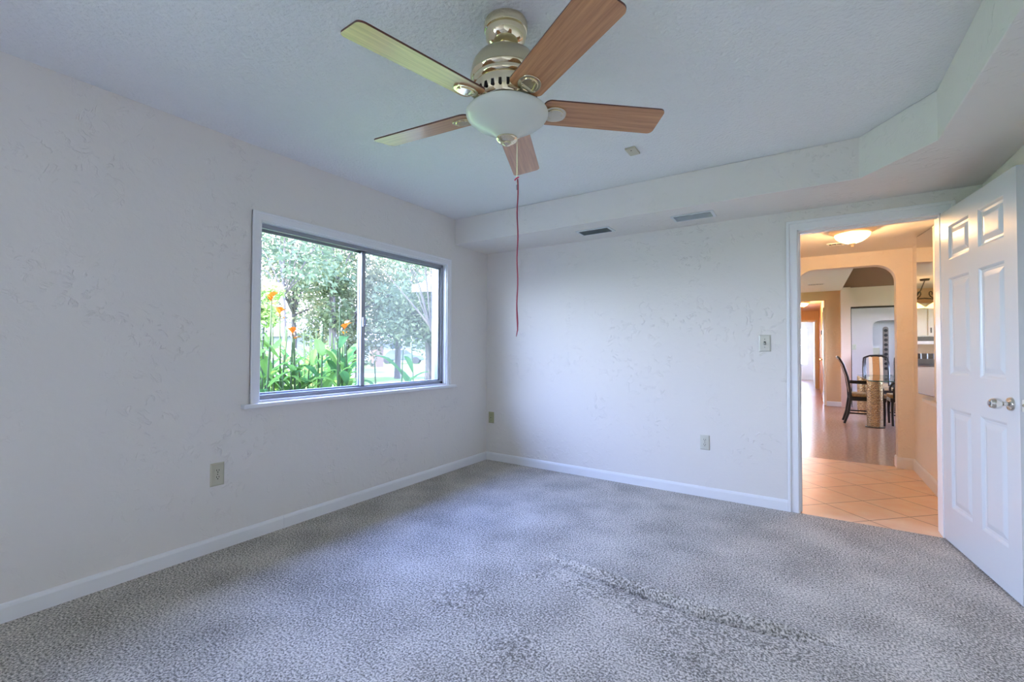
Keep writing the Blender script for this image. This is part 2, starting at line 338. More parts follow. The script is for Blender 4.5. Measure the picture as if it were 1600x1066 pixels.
# door casing (colonial, two steps) and jamb
b = MB()
for x0, x1, s in ((2.745, 2.813, 1), (3.582, 3.648, -1)):
    b.box(x0, x1, -.012, 0, 0, 2.115); b.box(x0 if s > 0 else x1-.02, x0+.02 if s > 0 else x1, -.019, 0, 0, 2.115)
b.box(2.745, 3.648, -.0121, 0, 2.047, 2.115); b.box(2.745, 3.648, -.0191, 0, 2.095, 2.1151)
struct(b.build('trim_1', M['trim'], bevel=.003), 'white moulded casing around the open doorway', 'door casing')
b = MB(); b.box(DX0-.001, DX0+.012, -.001, .131, 0, DZ); b.box(DX1-.012, DX1+.001, -.001, .131, 0, DZ); b.box(DX0, DX1, -.001, .131, DZ-.012, DZ+.001)
b.box(DX0+.012, DX0+.022, .045, .075, 0, DZ-.012); b.box(DX0+.012, DX1-.012, .045, .075, DZ-.022, DZ-.012)
struct(b.build('trim_2', M['trim'], bevel=.001), 'white door jamb lining the doorway', 'door jamb')
# window casing + stool
b = MB()
b.box(0, .012, -2.441, WY0+.004, .83, 2.034); b.box(0, .012, WY1-.004, -.591, .83, 2.034); b.box(0, .0121, -2.441, -.591, 1.98, 2.034)
b.box(0, .018, -2.441, -2.426, .83, 2.034); b.box(0, .018, -.606, -.591, .83, 2.034); b.box(0, .0181, -2.441, -.591, 2.02, 2.0341)
struct(b.build('trim_3', M['trim'], bevel=.003), 'white casing around the sliding window', 'window casing')
b = MB(); b.box(-.05, .045, -2.489, -.54, .805, .832)
struct(b.build('trim_4', M['trim'], bevel=.006), 'white window stool under the sliding window', 'window sill')
b = MB(); b.box(-TH, 0, WY0-.001, WY0+.012, WZ0, WZ1); b.box(-TH, 0, WY1-.012, WY1+.001, WZ0, WZ1); b.box(-TH, 0, WY0, WY1, WZ1-.012, WZ1+.001); b.box(-TH, -.04, WY0, WY1, WZ0-.015, WZ0)
struct(b.build('trim_5', M['trim']), 'white reveal lining the window opening', 'window reveal')

# aluminium slider
win = thing('window_1', 'two-pane sliding aluminium window looking on the garden', 'window', (-.04, (WY0+WY1)/2, WZ0), kind='structure')
hw = (WY1-WY0)/2-.012; hh = WZ1-WZ0-.012
b = MB(); b.box(-.075, 0, -hw, -hw+.012, 0, hh); b.box(-.075, 0, hw-.03, hw, 0, hh); b.box(-.075, .0, -hw, hw, hh-.022, hh); b.box(-.075, 0, -hw, hw, 0, .022)
b.box(-.012, .004, -hw, hw, .022, .03); b.box(-.012, .004, -hw, hw, hh-.03, hh-.022)
b.build('window_frame', M['alu'], win, bevel=.0015)
ym = -1.56-(WY0+WY1)/2
def sash(name, xa, xb, y0, y1, gm, st):
    f = MB(); f.box(xa, xb, y0, y0+st[0], .018, hh-.018); f.box(xa, xb, y1-st[1], y1, .018, hh-.018); f.box(xa, xb, y0, y1, .018, .04); f.box(xa, xb, y0, y1, hh-.044, hh-.018)
    so_ = f.build(name, M['alu'], win, bevel=.0015)
    xm = (xa+xb)/2
    MB().box(xm-.002, xm+.002, y0+st[0]-.003, y1-st[1]+.003, .037, hh-.041).build('pane', gm, so_)
    return so_
sash('fixed_sash', -.062, -.042, -hw+.006, ym+.012, M['glass'], (.012, .03))
rs = sash('sliding_sash', -.034, -.012, ym-.018, hw-.004, M['screen'], (.036, .045))
lt = MB(); lt.box(-.014, .006, ym-.012, ym+.012, .50, .575); lt.box(.004, .016, ym-.004, ym+.012, .515, .56)
lt.build('latch', M['alud'], win, bevel=.003)
# unseen window behind the camera, added to raise the fill light
w2 = thing('fill_window', 'unseen window added behind the camera for fill light', 'window', (-.08, (W2[0]+W2[1])/2, W2[2]), kind='structure')
h2 = (W2[1]-W2[0])/2; z2 = W2[3]-W2[2]
b = MB(); b.box(-.04, .03, -h2, -h2+.04, 0, z2); b.box(-.04, .03, h2-.04, h2, 0, z2); b.box(-.04, .03, -.03, .03, 0, z2); b.box(-.04, .03, -h2, h2, 0, .04); b.box(-.04, .03, -h2, h2, z2-.04, z2)
b.build('window_frame', M['alu'], w2)
MB().box(-.007, -.003, -h2+.03, h2-.03, .03, z2-.03).build('pane', M['glass'], w2)

# ---------------------------------------------------------------- six-panel door
dr = thing('door_1', 'open white six-panel bedroom door with nickel knob', 'door', (3.574, -.027, .012), R(-82.6), kind='structure')
DW, DH, DT = .833, 2.022, .035     # local x along the leaf, y = thickness; the face seen is y = 0
def panel_face(b, rects, y0, sgn):
    """door face with moulded recesses round raised panels"""
    xs = sorted({0, DW, *[r[0] for r in rects], *[r[1] for r in rects]}); zs = sorted({0, DH, *[r[2] for r in rects], *[r[3] for r in rects]})
    for i in range(len(xs)-1):
        for j in range(len(zs)-1):
            cx_, cz_ = (xs[i]+xs[i+1])/2, (zs[j]+zs[j+1])/2
            if any(r[0] < cx_ < r[1] and r[2] < cz_ < r[3] for r in rects): continue
            b.add([(xs[i], y0, zs[j]), (xs[i+1], y0, zs[j]), (xs[i+1], y0, zs[j+1]), (xs[i], y0, zs[j+1])], [(0, 1, 2, 3)])
    for x0, x1, za, zb in rects:
        rings = []
        for ins, dp in ((0, 0), (.006, .003), (.014, .0085), (.026, .010), (.052, .0035), (.058, .003)):
            y = y0-sgn*dp; rings.append([(x0+ins, y, za+ins), (x1-ins, y, za+ins), (x1-ins, y, zb-ins), (x0+ins, y, zb-ins)])
        vs = [v for r in rings for v in r]; fs = [(k*4+i, k*4+(i+1) % 4, k*4+4+(i+1) % 4, k*4+4+i) for k in range(5) for i in range(4)] + [(20, 21, 22, 23)]
        b.add(vs, fs)
rects = [(x0, x1, za, zb) for x0, x1 in ((.110, .366), (.470, .722)) for za, zb in ((.218, .816), (1.018, 1.602), (1.713, 1.918))]
b = MB(); panel_face(b, rects, 0, -1); panel_face(b, rects, DT, 1)
c8 = [(0, 0, 0), (DW, 0, 0), (DW, 0, DH), (0, 0, DH), (0, DT, 0), (DW, DT, 0), (DW, DT, DH), (0, DT, DH)]
b.add(c8, [(1, 5, 6, 2), (0, 3, 7, 4), (3, 2, 6, 7), (0, 4, 5, 1)])
o = b.build('door_leaf', M['door'], dr)
bm = bmesh.new(); bm.from_mesh(o.data); bmesh.ops.remove_doubles(bm, verts=bm.verts, dist=.0002); bmesh.ops.recalc_face_normals(bm, faces=bm.faces); bm.to_mesh(o.data); bm.free()
for s, y in ((-1, 0), (1, DT)):
    mx = T(.766, y, .911) @ rot(R(90)*(1 if s < 0 else -1), 'X')       # lathe axis leaves the face
    k = MB().lathe([(.0, 0), (.033, 0), (.033, .004), (.029, .010), (.018, .013), (.011, .016), (.011, .030), (.015, .034), (.024, .040), (.0265, .052), (.0255, .064), (.020, .074), (.008, .078), (0, .078)], seg=36, mx=mx, cap=False)
    kb = k.build('knob', M['chrome'], dr, smooth=True); kb['label'] = 'satin nickel knob with round rosette'
    if s < 0:
        MB().lathe([(0, .078), (.010, .078), (.010, .0815), (0, .0815)], seg=20, mx=mx, cap=False).build('thumb_turn', M['alud'], kb)
b = MB().box(DW, DW+.0015, .006, .029, .883, .939); lp = b.build('latch_plate', M['chrome'], dr)
MB().lathe([(0, 0), (.008, 0), (.008, .008), (0, .010)], c=(DW+.0015, .0175, .911), seg=16, mx=rot(R(90), 'Y'), cap=False).build('latch_bolt', M['brass'], lp)
for z in (.22, 1.0, 1.78):
    MB().tube([(-.006, DT+.004, z-.045), (-.006, DT+.004, z+.045)], .006).build('hinge', M['chrome'], dr)

# ---------------------------------------------------------------- switch, outlets, cover plates, vents
def wall_plate(name, label, cat, loc, rz, wid, hei, mt, kind, group=None):
    """plate lies in local x-z, faces local -y"""
    t = thing(name, label, cat, loc, rz, group)
    p = MB(); d = .006; i = .008
    vs = [(-wid/2, 0, -hei/2), (wid/2, 0, -hei/2), (wid/2, 0, hei/2), (-wid/2, 0, hei/2), (-wid/2+i, -d, -hei/2+i), (wid/2-i, -d, -hei/2+i), (wid/2-i, -d, hei/2-i), (-wid/2+i, -d, hei/2-i)]
    p.add(vs, [(0, 1, 5, 4), (1, 2, 6, 5), (2, 3, 7, 6), (3, 0, 4, 7), (4, 5, 6, 7), (0, 3, 2, 1)])
    p.build('plate', mt, t, bevel=.0015)
    if kind == 'outlet':
        for z in (-.0195, .0195):
            pr_ = MB().prism([(.0165*math.cos(a)*1.05, max(-.0125, min(.0125, .0165*math.sin(a)))) for a in [2*math.pi*k/24 for k in range(24)]], 0, .003, T(0, -d, z) @ rot(R(90), 'X'))
            r_ = pr_.build('receptacle', mt, t)
            s_ = MB(); s_.box(-.0076, -.0046, -d-.0036, -d-.001, z+.001, z+.010); s_.box(.0046, .0076, -d-.0036, -d-.001, z+.001, z+.009)
            s_.lathe([(0, 0), (.0031, 0), (.0031, .0026), (0, .0026)], c=(0, -d-.001, z-.006), seg=12, mx=rot(R(90), 'X'), cap=False)
            s_.build('slot', M['slot'], r_)
        MB().lathe([(0, 0), (.0028, 0), (.0022, .0012), (0, .0014)], c=(0, -d, 0), seg=12, mx=rot(R(90), 'X'), cap=False).build('screw', M['slot'], t)
    elif kind == 'switch':
        MB().box(-.006, .006, -d-.001, -d+.001, -.013, .013).build('slot', M['slot'], t)
        MB().box(-.0045, .0045, -.013, .005, -.006, .006, T(0, -d, 0) @ rot(R(28), 'X')).build('toggle', mt, t, bevel=.001)
        for z in (-.030, .030): MB().lathe([(0, 0), (.0026, 0), (0, .0013)], c=(0, -d, z), seg=10, mx=rot(R(90), 'X'), cap=False).build('screw', M['slot'], t)
    elif kind == 'jack':
        MB().box(-.006, .006, -d-.003, -d+.001, -.008, .006).build('jack', M['olive'], t); MB().box(-.004, .004, -d-.0036, -d-.001, -.006, .003).build('slot', M['slot'], t)
        for z in (-.030, .030): MB().lathe([(0, 0), (.0026, 0), (0, .0013)], c=(0, -d, z), seg=10, mx=rot(R(90), 'X'), cap=False).build('screw', M['slot'], t)
    elif kind == 'blank':
        for z in (-.032, .032): MB().lathe([(0, 0), (.003, 0), (0, .0015)], c=(0, -d, z), seg=10, mx=rot(R(90), 'X'), cap=False).build('screw', M['slot'], t)
    return t
wall_plate('electrical_outlet', 'almond duplex outlet low on the window wall', 'outlet', (0, -2.614, .439), R(90), .077, .135, M['ivory'], 'outlet')
wall_plate('electrical_outlet', 'pale duplex outlet low on the wall left of the doorway', 'outlet', (2.18, 0, .433), 0, .075, .120, M['almond'], 'outlet')
wall_plate('phone_jack_plate', 'small olive wall plate beside the far room corner', 'wall plate', (.066, 0, .448), 0, .072, .120, M['olive'], 'jack')
wall_plate('light_switch', 'pale single toggle light switch left of the doorway', 'light switch', (2.603, 0, 1.225), 0, .080, .128, M['almond'], 'switch')
# square cover plate on the ceiling
t = thing('ceiling_cover_plate', 'small beige blank cover plate on the ceiling beyond the fan', 'cover plate', (1.952, -1.082, ZC))
b = MB(); b.box(-.032, .032, -.055, .055, -.012, -.0005); b.build('plate', M['ivory'], t, bevel=.002)
MB().lathe([(0, -.0135), (.004, -.0135), (.004, -.012), (0, -.012)], c=(0, -.025, 0), seg=12, cap=False).build('screw', M['slot'], t)
# vents in the soffit
def vent(label, cx_, cy_, lx, ly, mt, louv, group=None, split=False):
    t = thing('air_vent', label, 'air vent', (cx_, cy_, ZS))
    f = MB(); r = .022
    for (x0, x1, y0, y1) in ((-lx/2, lx/2, -ly/2, -ly/2+r), (-lx/2, lx/2, ly/2-r, ly/2), (-lx/2, -lx/2+r, -ly/2+r, ly/2-r), (lx/2-r, lx/2, -ly/2+r, ly/2-r)): f.box(x0, x1, y0, y1, -.007, -.0005)
    if split: f.box(-.008, .008, -ly/2+r, ly/2-r, -.007, -.0005)
    f.build('vent_frame', M['ventw'], t, bevel=.002)
    MB().box(-lx/2+r, lx/2-r, -ly/2+r, ly/2-r, -.0015, -.0006).build('duct_opening', M['dark'] if not split else M['ventm'], t)
    for i in range(louv):
        y = -ly/2+r+(i+.5)*(ly-2*r)/louv; MB().box(-lx/2+r, lx/2-r, -.008, .008, -.0007, .0007, T(0, y, -.008) @ rot(R(38), 'X')).build('louvre', mt, t)
    return t
vent('grey louvred ceiling vent under the soffit nearer the room corner', 1.358, -.272, .30, .165, M['ventd'], 6)
vent('white ceiling vent under the soffit nearer the doorway', 2.152, -.272, .305, .165, M['ventw'], 7, split=True)

# ================================================================ CEILING FAN
FX, FY = 1.8995, -2.434
fan = thing('ceiling_fan', 'brass ceiling fan with five cherry blades and a frosted bowl light', 'ceiling fan', (FX, FY, ZC))
def fz(*pr): return [(r, z-ZC) for r, z in pr]
MB().lathe(fz((0, ZC), (.082, ZC), (.085, 2.432), (.085, 2.412), (.082, 2.405), (.075, 2.402), (.080, 2.398), (.077, 2.378), (.066, 2.360), (.050, 2.350), (.041, 2.346), (.038, 2.340), (.0, 2.340)), cap=False, seg=56).build('canopy', M['brass'], fan, smooth=True)
MB().lathe(fz((0, 2.342), (.033, 2.342), (.035, 2.336), (.031, 2.330), (.031, 2.322), (.040, 2.316), (.0, 2.316)), cap=False).build('downrod_collar', M['brass'], fan, smooth=True)
MB().lathe(fz((0, 2.319), (.048, 2.319), (.086, 2.309), (.112, 2.294), (.127, 2.272), (.133, 2.250), (.133, 2.226), (0, 2.226)), cap=False, seg=64).build('motor_dome', M['antique'], fan, smooth=True)
mh = MB().lathe(fz((.10, 2.227), (.134, 2.227), (.138, 2.221), (.136, 2.214), (.129, 2.208), (.131, 2.199), (.128, 2.190), (.119, 2.184), (.104, 2.182), (.098, 2.15), (.085, 2.125), (.05, 2.12)), cap=False, seg=64).build('motor_housing', M['brass'], fan, smooth=True)
ring = MB().lathe(fz((.100, 2.186), (.122, 2.184), (.124, 2.178), (.115, 2.124), (.110, 2.117), (.080, 2.114)), cap=False, seg=64).build('vent_ring', M['brass'], mh, smooth=True)
for k in range(26):
    a = R(360/26*k+4); sl_ = MB()
    mx = rot(a, 'Z') @ T(.1197, 0, 2.151-ZC) @ rot(R(80.5), 'Y')
    sl_.prism([(-.017, -.0055), (.017, -.0055), (.0205, 0), (.017, .0055), (-.017, .0055), (-.0205, 0)], -.001, .0020, mx); sl_.build('vent_slot', M['slot'], mh)
MB().lathe(fz((0, 2.120), (.078, 2.120), (.080, 2.110), (.080, 2.092), (.066, 2.084), (.0, 2.084)), cap=False, seg=48).build('switch_housing', M['brass'], fan, smooth=True)
# glass bowl (a shell), with a finial below
out = [(.156, 2.088), (.1595, 2.083), (.1585, 2.077), (.152, 2.067), (.138, 2.055), (.117, 2.043), (.095, 2.033), (.074, 2.021), (.057, 2.009), (.045, 1.999), (.036, 1.991)]
inn = [(r-.005, z+.003) for r, z in out[::-1]]
bw = MB().lathe(fz(*(out+inn+[out[0]])), cap=False, seg=72).build('light_bowl', M['bowl'], fan, smooth=True, loc=(.005, .0035, 0)); bw['label'] = 'frosted white glass bowl'
MB().lathe(fz((0, 1.998), (.030, 1.996), (.041, 1.990), (.0415, 1.985), (.036, 1.978), (.026, 1.973), (.018, 1.972), (.017, 1.967), (.010, 1.962), (0, 1.961)), cap=False, seg=40).build('finial', M['brass'], fan, smooth=True, loc=(.005, .0035, 0))
# blades
BR = .63; BZ = 2.105
def blade_outline():
    pts = []
    def arc(cx_, cy_, r, a0, a1, n=6): pts.extend([(cx_+r*math.cos(R(a0+(a1-a0)*i/n)), cy_+r*math.sin(R(a0+(a1-a0)*i/n))) for i in range(n+1)])
    w0, w1 = .058, .069
    arc(BR-.022, w1-.022, .022, 90, 0); arc(BR-.022, -w1+.022, .022, 0, -90)
    arc(.175, -w0+.022, .03, -100, -175, 5); arc(.175, w0-.022, .03, 175, 100, 5)
    return pts[::-1]
for k in range(5):
    e = bpy.data.objects.new('fan_blade', None)
    mx = rot(R(-102+72*k), 'Z') @ T(0, 0, BZ-ZC)
    b = MB(); pl_ = blade_outline(); n = len(pl_); px = rot(R(-12), 'X')
    b.prism(pl_, -.003, .003)
    b.mi = [0, 0]+[1]*n
    o = b.build('blade', [M['blade'], M['bladeedge']], fan, loc=None); o.matrix_local = mx @ px
    bpy.data.objects.remove(e)
    # blade iron: medallion under the blade root, arm curling up to the motor
    ir = MB(); med = [(.193+.043*math.cos(t_)*(1.1 if math.cos(t_) > 0 else 1), .040*math.copysign(abs(math.sin(t_))**.8, math.sin(t_))) for t_ in [2*math.pi*i/28 for i in range(28)]]
    ir.prism(med, -.009, -.0031); ir.prism([(.193+(x-.193)*.74, y*.74) for x, y in med], -.0125, -.009)
    ir.box(.120, .17, -.017, .017, -.010, -.0035)
    pts = [(.165, 0, -.008), (.145, 0, -.009), (.128, 0, .000), (.114, 0, .012), (.100, 0, .020)]
    ir.tube(pts, [.017, .017, .0155, .014, .013], 10, .42)
    i_ = ir.build('blade_iron', M['brass'], o, bevel=.0012, smooth=True)
    for dx, dy in ((.178, .018), (.178, -.018), (.222, 0)):
        ir2 = MB().lathe([(0, -.0145), (.004, -.0145), (.0046, -.0125), (0, -.0125)], c=(dx, dy, 0), seg=12, cap=False); ir2.build('screw', M['brass'], o)
# pull chain, tied on with a long red cord
ca = Vector((.028, .055, 0)); ptx = lambda z, dx=0, dy=0: (ca.x*0+.0+dx, .0+dy, z-ZC)
cx0, cy0 = .004, .078
b = MB(); zz = 2.112
while zz > 1.858:
    b.lathe([(0, -.0019), (.0014, -.0012), (.0019, 0), (.0014, .0012), (0, .0019)], c=(cx0, cy0, zz-ZC), seg=6, cap=False); zz -= .0046
b.tube([(cx0, cy0, 2.112-ZC), (cx0, cy0, 1.83-ZC)], .0006, 5)
ch = b.build('pull_chain', M['brass'], fan)
MB().tube([(cx0, cy0, 1.832-ZC), (cx0, cy0, 1.812-ZC)], [.0032, .0026], 8).build('chain_bell', M['ventd'], ch)
b = MB(); b.tube([(cx0-.011, cy0, 1.853-ZC), (cx0-.002, cy0-.003, 1.858-ZC), (cx0+.009, cy0, 1.862-ZC)], .0028, 6); b.build('cord_knot', M['redtie'], ch)
b = MB(); cp_ = [(cx0+.003+.002*math.sin(i*.9), cy0, 1.855-ZC-.632*i/24) for i in range(25)]
cp_[-1] = (cx0-.001, cy0, cp_[-1][2]); b.tube(cp_, [.0026]*20+[.003, .0034, .0032, .0024, .0012], 6)
pc = b.build('pull_cord', M['cord'], fan, smooth=True); pc['label'] = 'long red cord tied to the chain'

# ================================================================ HALL
HX0, HX1, HY0, HY1, HZ = 2.64, 3.745, .13, 2.02, 2.195
struct(MB().box(HX0, RX+.01, -.001, 2.085, -.2, -.002).build('floor_tile', M['tile']), 'beige ceramic tile laid diagonally beyond the doorway', 'floor')
struct(MB().box(-.1, 6.2, 2.085, 19, -.2, -.0021).build('floor_terrazzo', M['terrazzo']), 'shiny pinkish terrazzo floor running down the hallway', 'floor')
struct(MB().box(HX0, HX1+.1, HY0, HY1, HZ, HZ+.1).build('ceiling_hall', M['hceil']), 'low warm ceiling of the hall beyond the doorway', 'ceiling')
struct(MB().box(HX0-.1, HX0, HY0, HY1, 0, HZ).build('wall_hall_left', M['hallwall']), 'hall wall left of the archway', 'wall')
struct(MB().box(HX1, HX1+.1, HY0, HY1+.13, 0, HZ).build('wall_hall_right', M['hallwall']), 'hall wall behind the tall mirror', 'wall')
# arch wall: one concave outline, extruded
ax0, ax1, az, ar = 2.77, 3.618, 2.052, .17
def arch_wall(b, X0, X1, a0, a1, az, ar, top, y0, y1):
    b.box(X0, a0, y0, y1, 0, top); b.box(a1, X1, y0, y1, 0, top)
    arc = [(a0+ar-ar*math.cos(R(a)), az-ar+ar*math.sin(R(a))) for a in range(0, 91, 10)]+[(a1-ar+ar*math.sin(R(a)), az-ar+ar*math.cos(R(a))) for a in range(0, 91, 10)]
    n = len(arc); vs = [(x, y, z) for y in (y0, y1) for x, z in arc]+[(x, y, top) for y in (y0, y1) for x, z in arc]
    fs = []
    for i in range(n-1): fs += [(i, i+1, 2*n+i+1, 2*n+i), (n+i, n+i+1, 3*n+i+1, 3*n+i), (i, i+1, n+i+1, n+i)]
    b.add(vs, fs); return b
b = arch_wall(MB(), -.1, 6.2, ax0, ax1, az, ar, 4.0, 2.02, 2.15)
struct(b.build('wall_archway', M['hallwall']), 'beige wall with the round-cornered archway', 'wall')
struct(bb_profile(MB(), (HX1, HY0), (HX1, HY1), (-1, 0), .11).build('baseboard_hall', M['trim']), 'cream baseboard along the right wall of the hall', 'baseboard')
b = MB(); bb_profile(b, (HX1, HY1), (ax1, HY1), (0, -1), .11); bb_profile(b, (ax1, HY1-.013), (ax1, 2.15), (-1, 0), .11)
struct(b.build('baseboard_arch', M['trim']), 'cream baseboard wrapping the pier of the archway', 'baseboard')
# hall ceiling lamp
def flush_lamp(label, loc, sc, watts, col):
    t = thing('ceiling_lamp', label, 'ceiling lamp', loc)
    S = lambda pr: [(r*sc, z*sc) for r, z in pr]
    MB().lathe(S([(0, 0), (.160, 0), (.172, -.006), (.172, -.016), (.160, -.026), (.140, -.036), (.128, -.042), (0, -.042)]), cap=False, seg=48).build('lamp_base', M['lampbase'], t, smooth=True)
    MB().lathe(S([(.128, -.040), (.131, -.046), (.122, -.066), (.104, -.086), (.078, -.104), (.048, -.116), (.020, -.122), (0, -.123)]), cap=False, seg=48).build('glass_bowl', M['lampglass'], t, smooth=True)
    MB().lathe(S([(0, -.120), (.024, -.121), (.026, -.127), (.010, -.133), (.007, -.140), (.011, -.147), (.007, -.155), (0, -.157)]), cap=False, seg=24).build('finial', M['lampbase'], t, smooth=True)
    l = bpy.data.lights.new('bulb', 'POINT'); l.energy = watts; l.color = col; l.shadow_soft_size = .025*sc
    o = bpy.data.objects.new('bulb', l); COL.objects.link(o); o.parent = t; o.location = (0, 0, -.085*sc)
    return t
flush_lamp('flush ceiling lamp with a glowing alabaster bowl in the near hall', (3.193, .875, HZ), .95, HALL_W, (1, .74, .52))
def small_vent(label, loc, lx, ly):
    t = thing('air_vent', label, 'air vent', loc); f = MB(); r = .02
    for (x0, x1, y0, y1) in ((-lx/2, lx/2, -ly/2, -ly/2+r), (-lx/2, lx/2, ly/2-r, ly/2), (-lx/2, -lx/2+r, -ly/2+r, ly/2-r), (lx/2-r, lx/2, -ly/2+r, ly/2-r)): f.box(x0, x1, y0, y1, -.007, -.0005)
    f.build('vent_frame', M['white'], t); MB().box(-lx/2+r, lx/2-r, -ly/2+r, ly/2-r, -.0015, -.0006).build('duct_opening', M['dark'], t)
    k = max(3, int(lx/.05))
    for i in range(k): x = -lx/2+r+(i+.5)*(lx-2*r)/k; MB().box(x-.002, x+.002, -ly/2+r, ly/2-r, -.009, -.002).build('louvre', M['lampbase'], t)
small_vent('small brown vent in the hall ceiling just behind the glowing lamp', (3.11, 1.43, HZ), .16, .11)
# tall mirrored cabinet door standing ajar on the hall wall
mc = thing('mirror_cabinet', 'tall narrow mirrored cabinet door ajar on the hall wall', 'mirror cabinet', (HX1, 1.0, .795))
L_ = .453; ang = math.atan2(.45, -.052)
mx = T(-.005, 0, 0) @ rot(ang, 'Z')              # local x runs along the door, +y faces the hall
b = MB(); b.box(0, L_, -.016, -.001, 0, 1.392, mx); b.build('cabinet_door', M['mdark'], mc)
b = MB(); b.box(.004, L_-.004, -.001, .0025, .004, 1.388, mx); o = b.build('mirror_glass', M['mirror'], mc); o['label'] = 'silvered mirror glass'
b = MB(); b.box(-.016, -.0005, .02, .46, .0, 1.392); b.build('cabinet_box', M['white'], mc)
struct(MB().box(3.715, HX1, .135, 1.475, .725, .755).build('trim_6', M['trim'], bevel=.004), 'cream ledge below the mirrored cabinet', 'ledge')

# ================================================================ ROOMS BEYOND THE ARCH
# hallway ceiling, vaulted dining ceiling
struct(MB().box(-.1, 3.465, 2.15, 7.75, 2.43, 2.53).build('ceiling_passage', M['hceil']), 'warm flat ceiling beyond the archway', 'ceiling')
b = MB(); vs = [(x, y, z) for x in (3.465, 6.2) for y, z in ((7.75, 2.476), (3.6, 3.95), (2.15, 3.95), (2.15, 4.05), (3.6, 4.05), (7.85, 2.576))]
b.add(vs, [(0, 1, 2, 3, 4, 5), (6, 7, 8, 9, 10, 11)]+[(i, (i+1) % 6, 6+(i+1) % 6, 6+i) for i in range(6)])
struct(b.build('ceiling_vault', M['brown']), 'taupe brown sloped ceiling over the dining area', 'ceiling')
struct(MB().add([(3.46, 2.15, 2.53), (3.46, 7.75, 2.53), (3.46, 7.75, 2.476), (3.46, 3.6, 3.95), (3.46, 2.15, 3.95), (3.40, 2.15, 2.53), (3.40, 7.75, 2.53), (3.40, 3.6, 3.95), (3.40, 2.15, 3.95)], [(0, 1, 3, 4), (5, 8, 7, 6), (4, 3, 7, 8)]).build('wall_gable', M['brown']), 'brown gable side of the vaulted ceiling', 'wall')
# wall facing us at the end: corridor opening on the left, white bay with a dark framed opening on the right
b = MB(); b.box(-.1, 2.15, 7.75, 7.87, 0, 2.43); b.box(2.15, 3.20, 7.75, 7.87, 2.24, 2.43); b.box(3.20, 3.45, 7.75, 7.87, 0, 2.43)
struct(b.build('wall_passage_end', M['orange']), 'orange beige wall around the corridor opening', 'wall')
b = MB(); b.box(3.45, 3.615, 7.63, 7.87, 0, 2.476); b.box(3.615, 6.2, 7.75, 7.87, 2.06, 2.476); b.box(5.6, 6.2, 7.75, 7.87, 0, 2.06)
struct(b.build('wall_dining', mat('warm_white_paint', (.86, .655, .565), .6)), 'white wall above the dark framed opening behind the dining table', 'wall')
struct(bb_profile(MB(), (3.20, 7.75), (3.45, 7.75), (0, -1), .10).build('baseboard_passage', M['trim']), 'white baseboard on the orange beige wall', 'baseboard')
b = MB(); b.box(3.613, 3.633, 7.735, 7.87, 0, 2.075); b.box(3.613, 5.6, 7.735, 7.87, 2.045, 2.075)
struct(b.build('trim_7', M['mdark']), 'thin dark bronze frame of the opening behind the table', 'opening frame')
# left and right walls of the big room; unseen openings added to admit daylight
b = MB(); b.box(-.1, 0, 2.15, 3.2, 0, 2.53); b.box(-.1, 0, 3.2, 4.6, 0, 2.53); b.box(-.1, 0, 4.6, 6.0, 0, 1.1); b.box(-.1, 0, 4.6, 6.0, 2.0, 2.53); b.box(-.1, 0, 6.0, 6.8, 0, 2.53); b.box(-.1, 0, 6.8, 7.87, 0, 2.53)
struct(b.build('wall_kitchen', M['corridor']), 'kitchen wall with an unseen opening added for daylight', 'wall')
b = MB(); b.box(6.1, 6.2, 2.15, 3.6, 0, 4.0); b.box(6.1, 6.2, 3.6, 5.4, 0, 4.0); b.box(6.1, 6.2, 5.4, 7.2, 2.1, 4.0); b.box(6.1, 6.2, 5.4, 7.2, 0, .8); b.box(6.1, 6.2, 7.2, 8.2, 0, 4); b.box(6.1, 6.2, 8.2, 9.6, 2.1, 2.6); b.box(6.1, 6.2, 8.2, 9.6, 0, 1.6); b.box(6.1, 6.2, 9.6, 10.7, 0, 2.6)
struct(b.build('wall_dining_right', M['white']), 'dining room wall with unseen openings added for daylight', 'wall')
# adjoining white room behind the framed opening
struct(MB().box(3.45, 3.615, 7.87, 10.7, 0, 2.6).build('wall_annex_left', M['white']), 'left wall of the pale room behind the framed opening', 'wall')
nx0, nx1, nz, nr = 4.19, 5.3, 1.90, .16
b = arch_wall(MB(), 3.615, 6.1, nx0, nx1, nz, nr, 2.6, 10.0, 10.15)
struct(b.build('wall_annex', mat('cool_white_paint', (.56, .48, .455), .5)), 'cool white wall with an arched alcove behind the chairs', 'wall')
struct(MB().box(3.615, 6.1, 10.6, 10.7, 0, 2.6).build('wall_alcove', M['white']), 'back of the arched alcove', 'wall')
struct(MB().box(3.45, 6.1, 7.87, 10.7, 2.6, 2.7).build('ceiling_annex', M['white']), 'ceiling of the pale room behind the opening', 'ceiling')
wall_plate('light_switch', 'small cream switch on the pale wall behind the dining chairs', 'light switch', (3.83, 10.0, 1.26), 0, .08, .13, M['ivory'], 'switch')
t = thing('wine_rack', 'tall dark arched rack with round holes in the alcove', 'wine rack', (4.455, 10.25, 0))
b = MB(); b.prism([(-.055, 0), (.055, 0)]+[(.055*math.cos(R(a)), 1.70+.055*math.sin(R(a))) for a in range(0, 181, 20)], 0, .05, rot(R(90), 'X'))
b.build('rack_board', wood('grey_brown_wood', (.32, .27, .23), (.2, .16, .13)), t)
for k in range(9): MB().lathe([(0, 0), (.032, 0), (.036, .03), (0, .03)], c=(0, -.05, 1.66-k*.115), seg=16, mx=rot(R(90), 'X'), cap=False).build('bottle_hole', M['slot'], t)
t = thing('cupboard', 'low white cupboard standing in the alcove left of the rack', 'cupboard', (4.27, 10.36, 0))
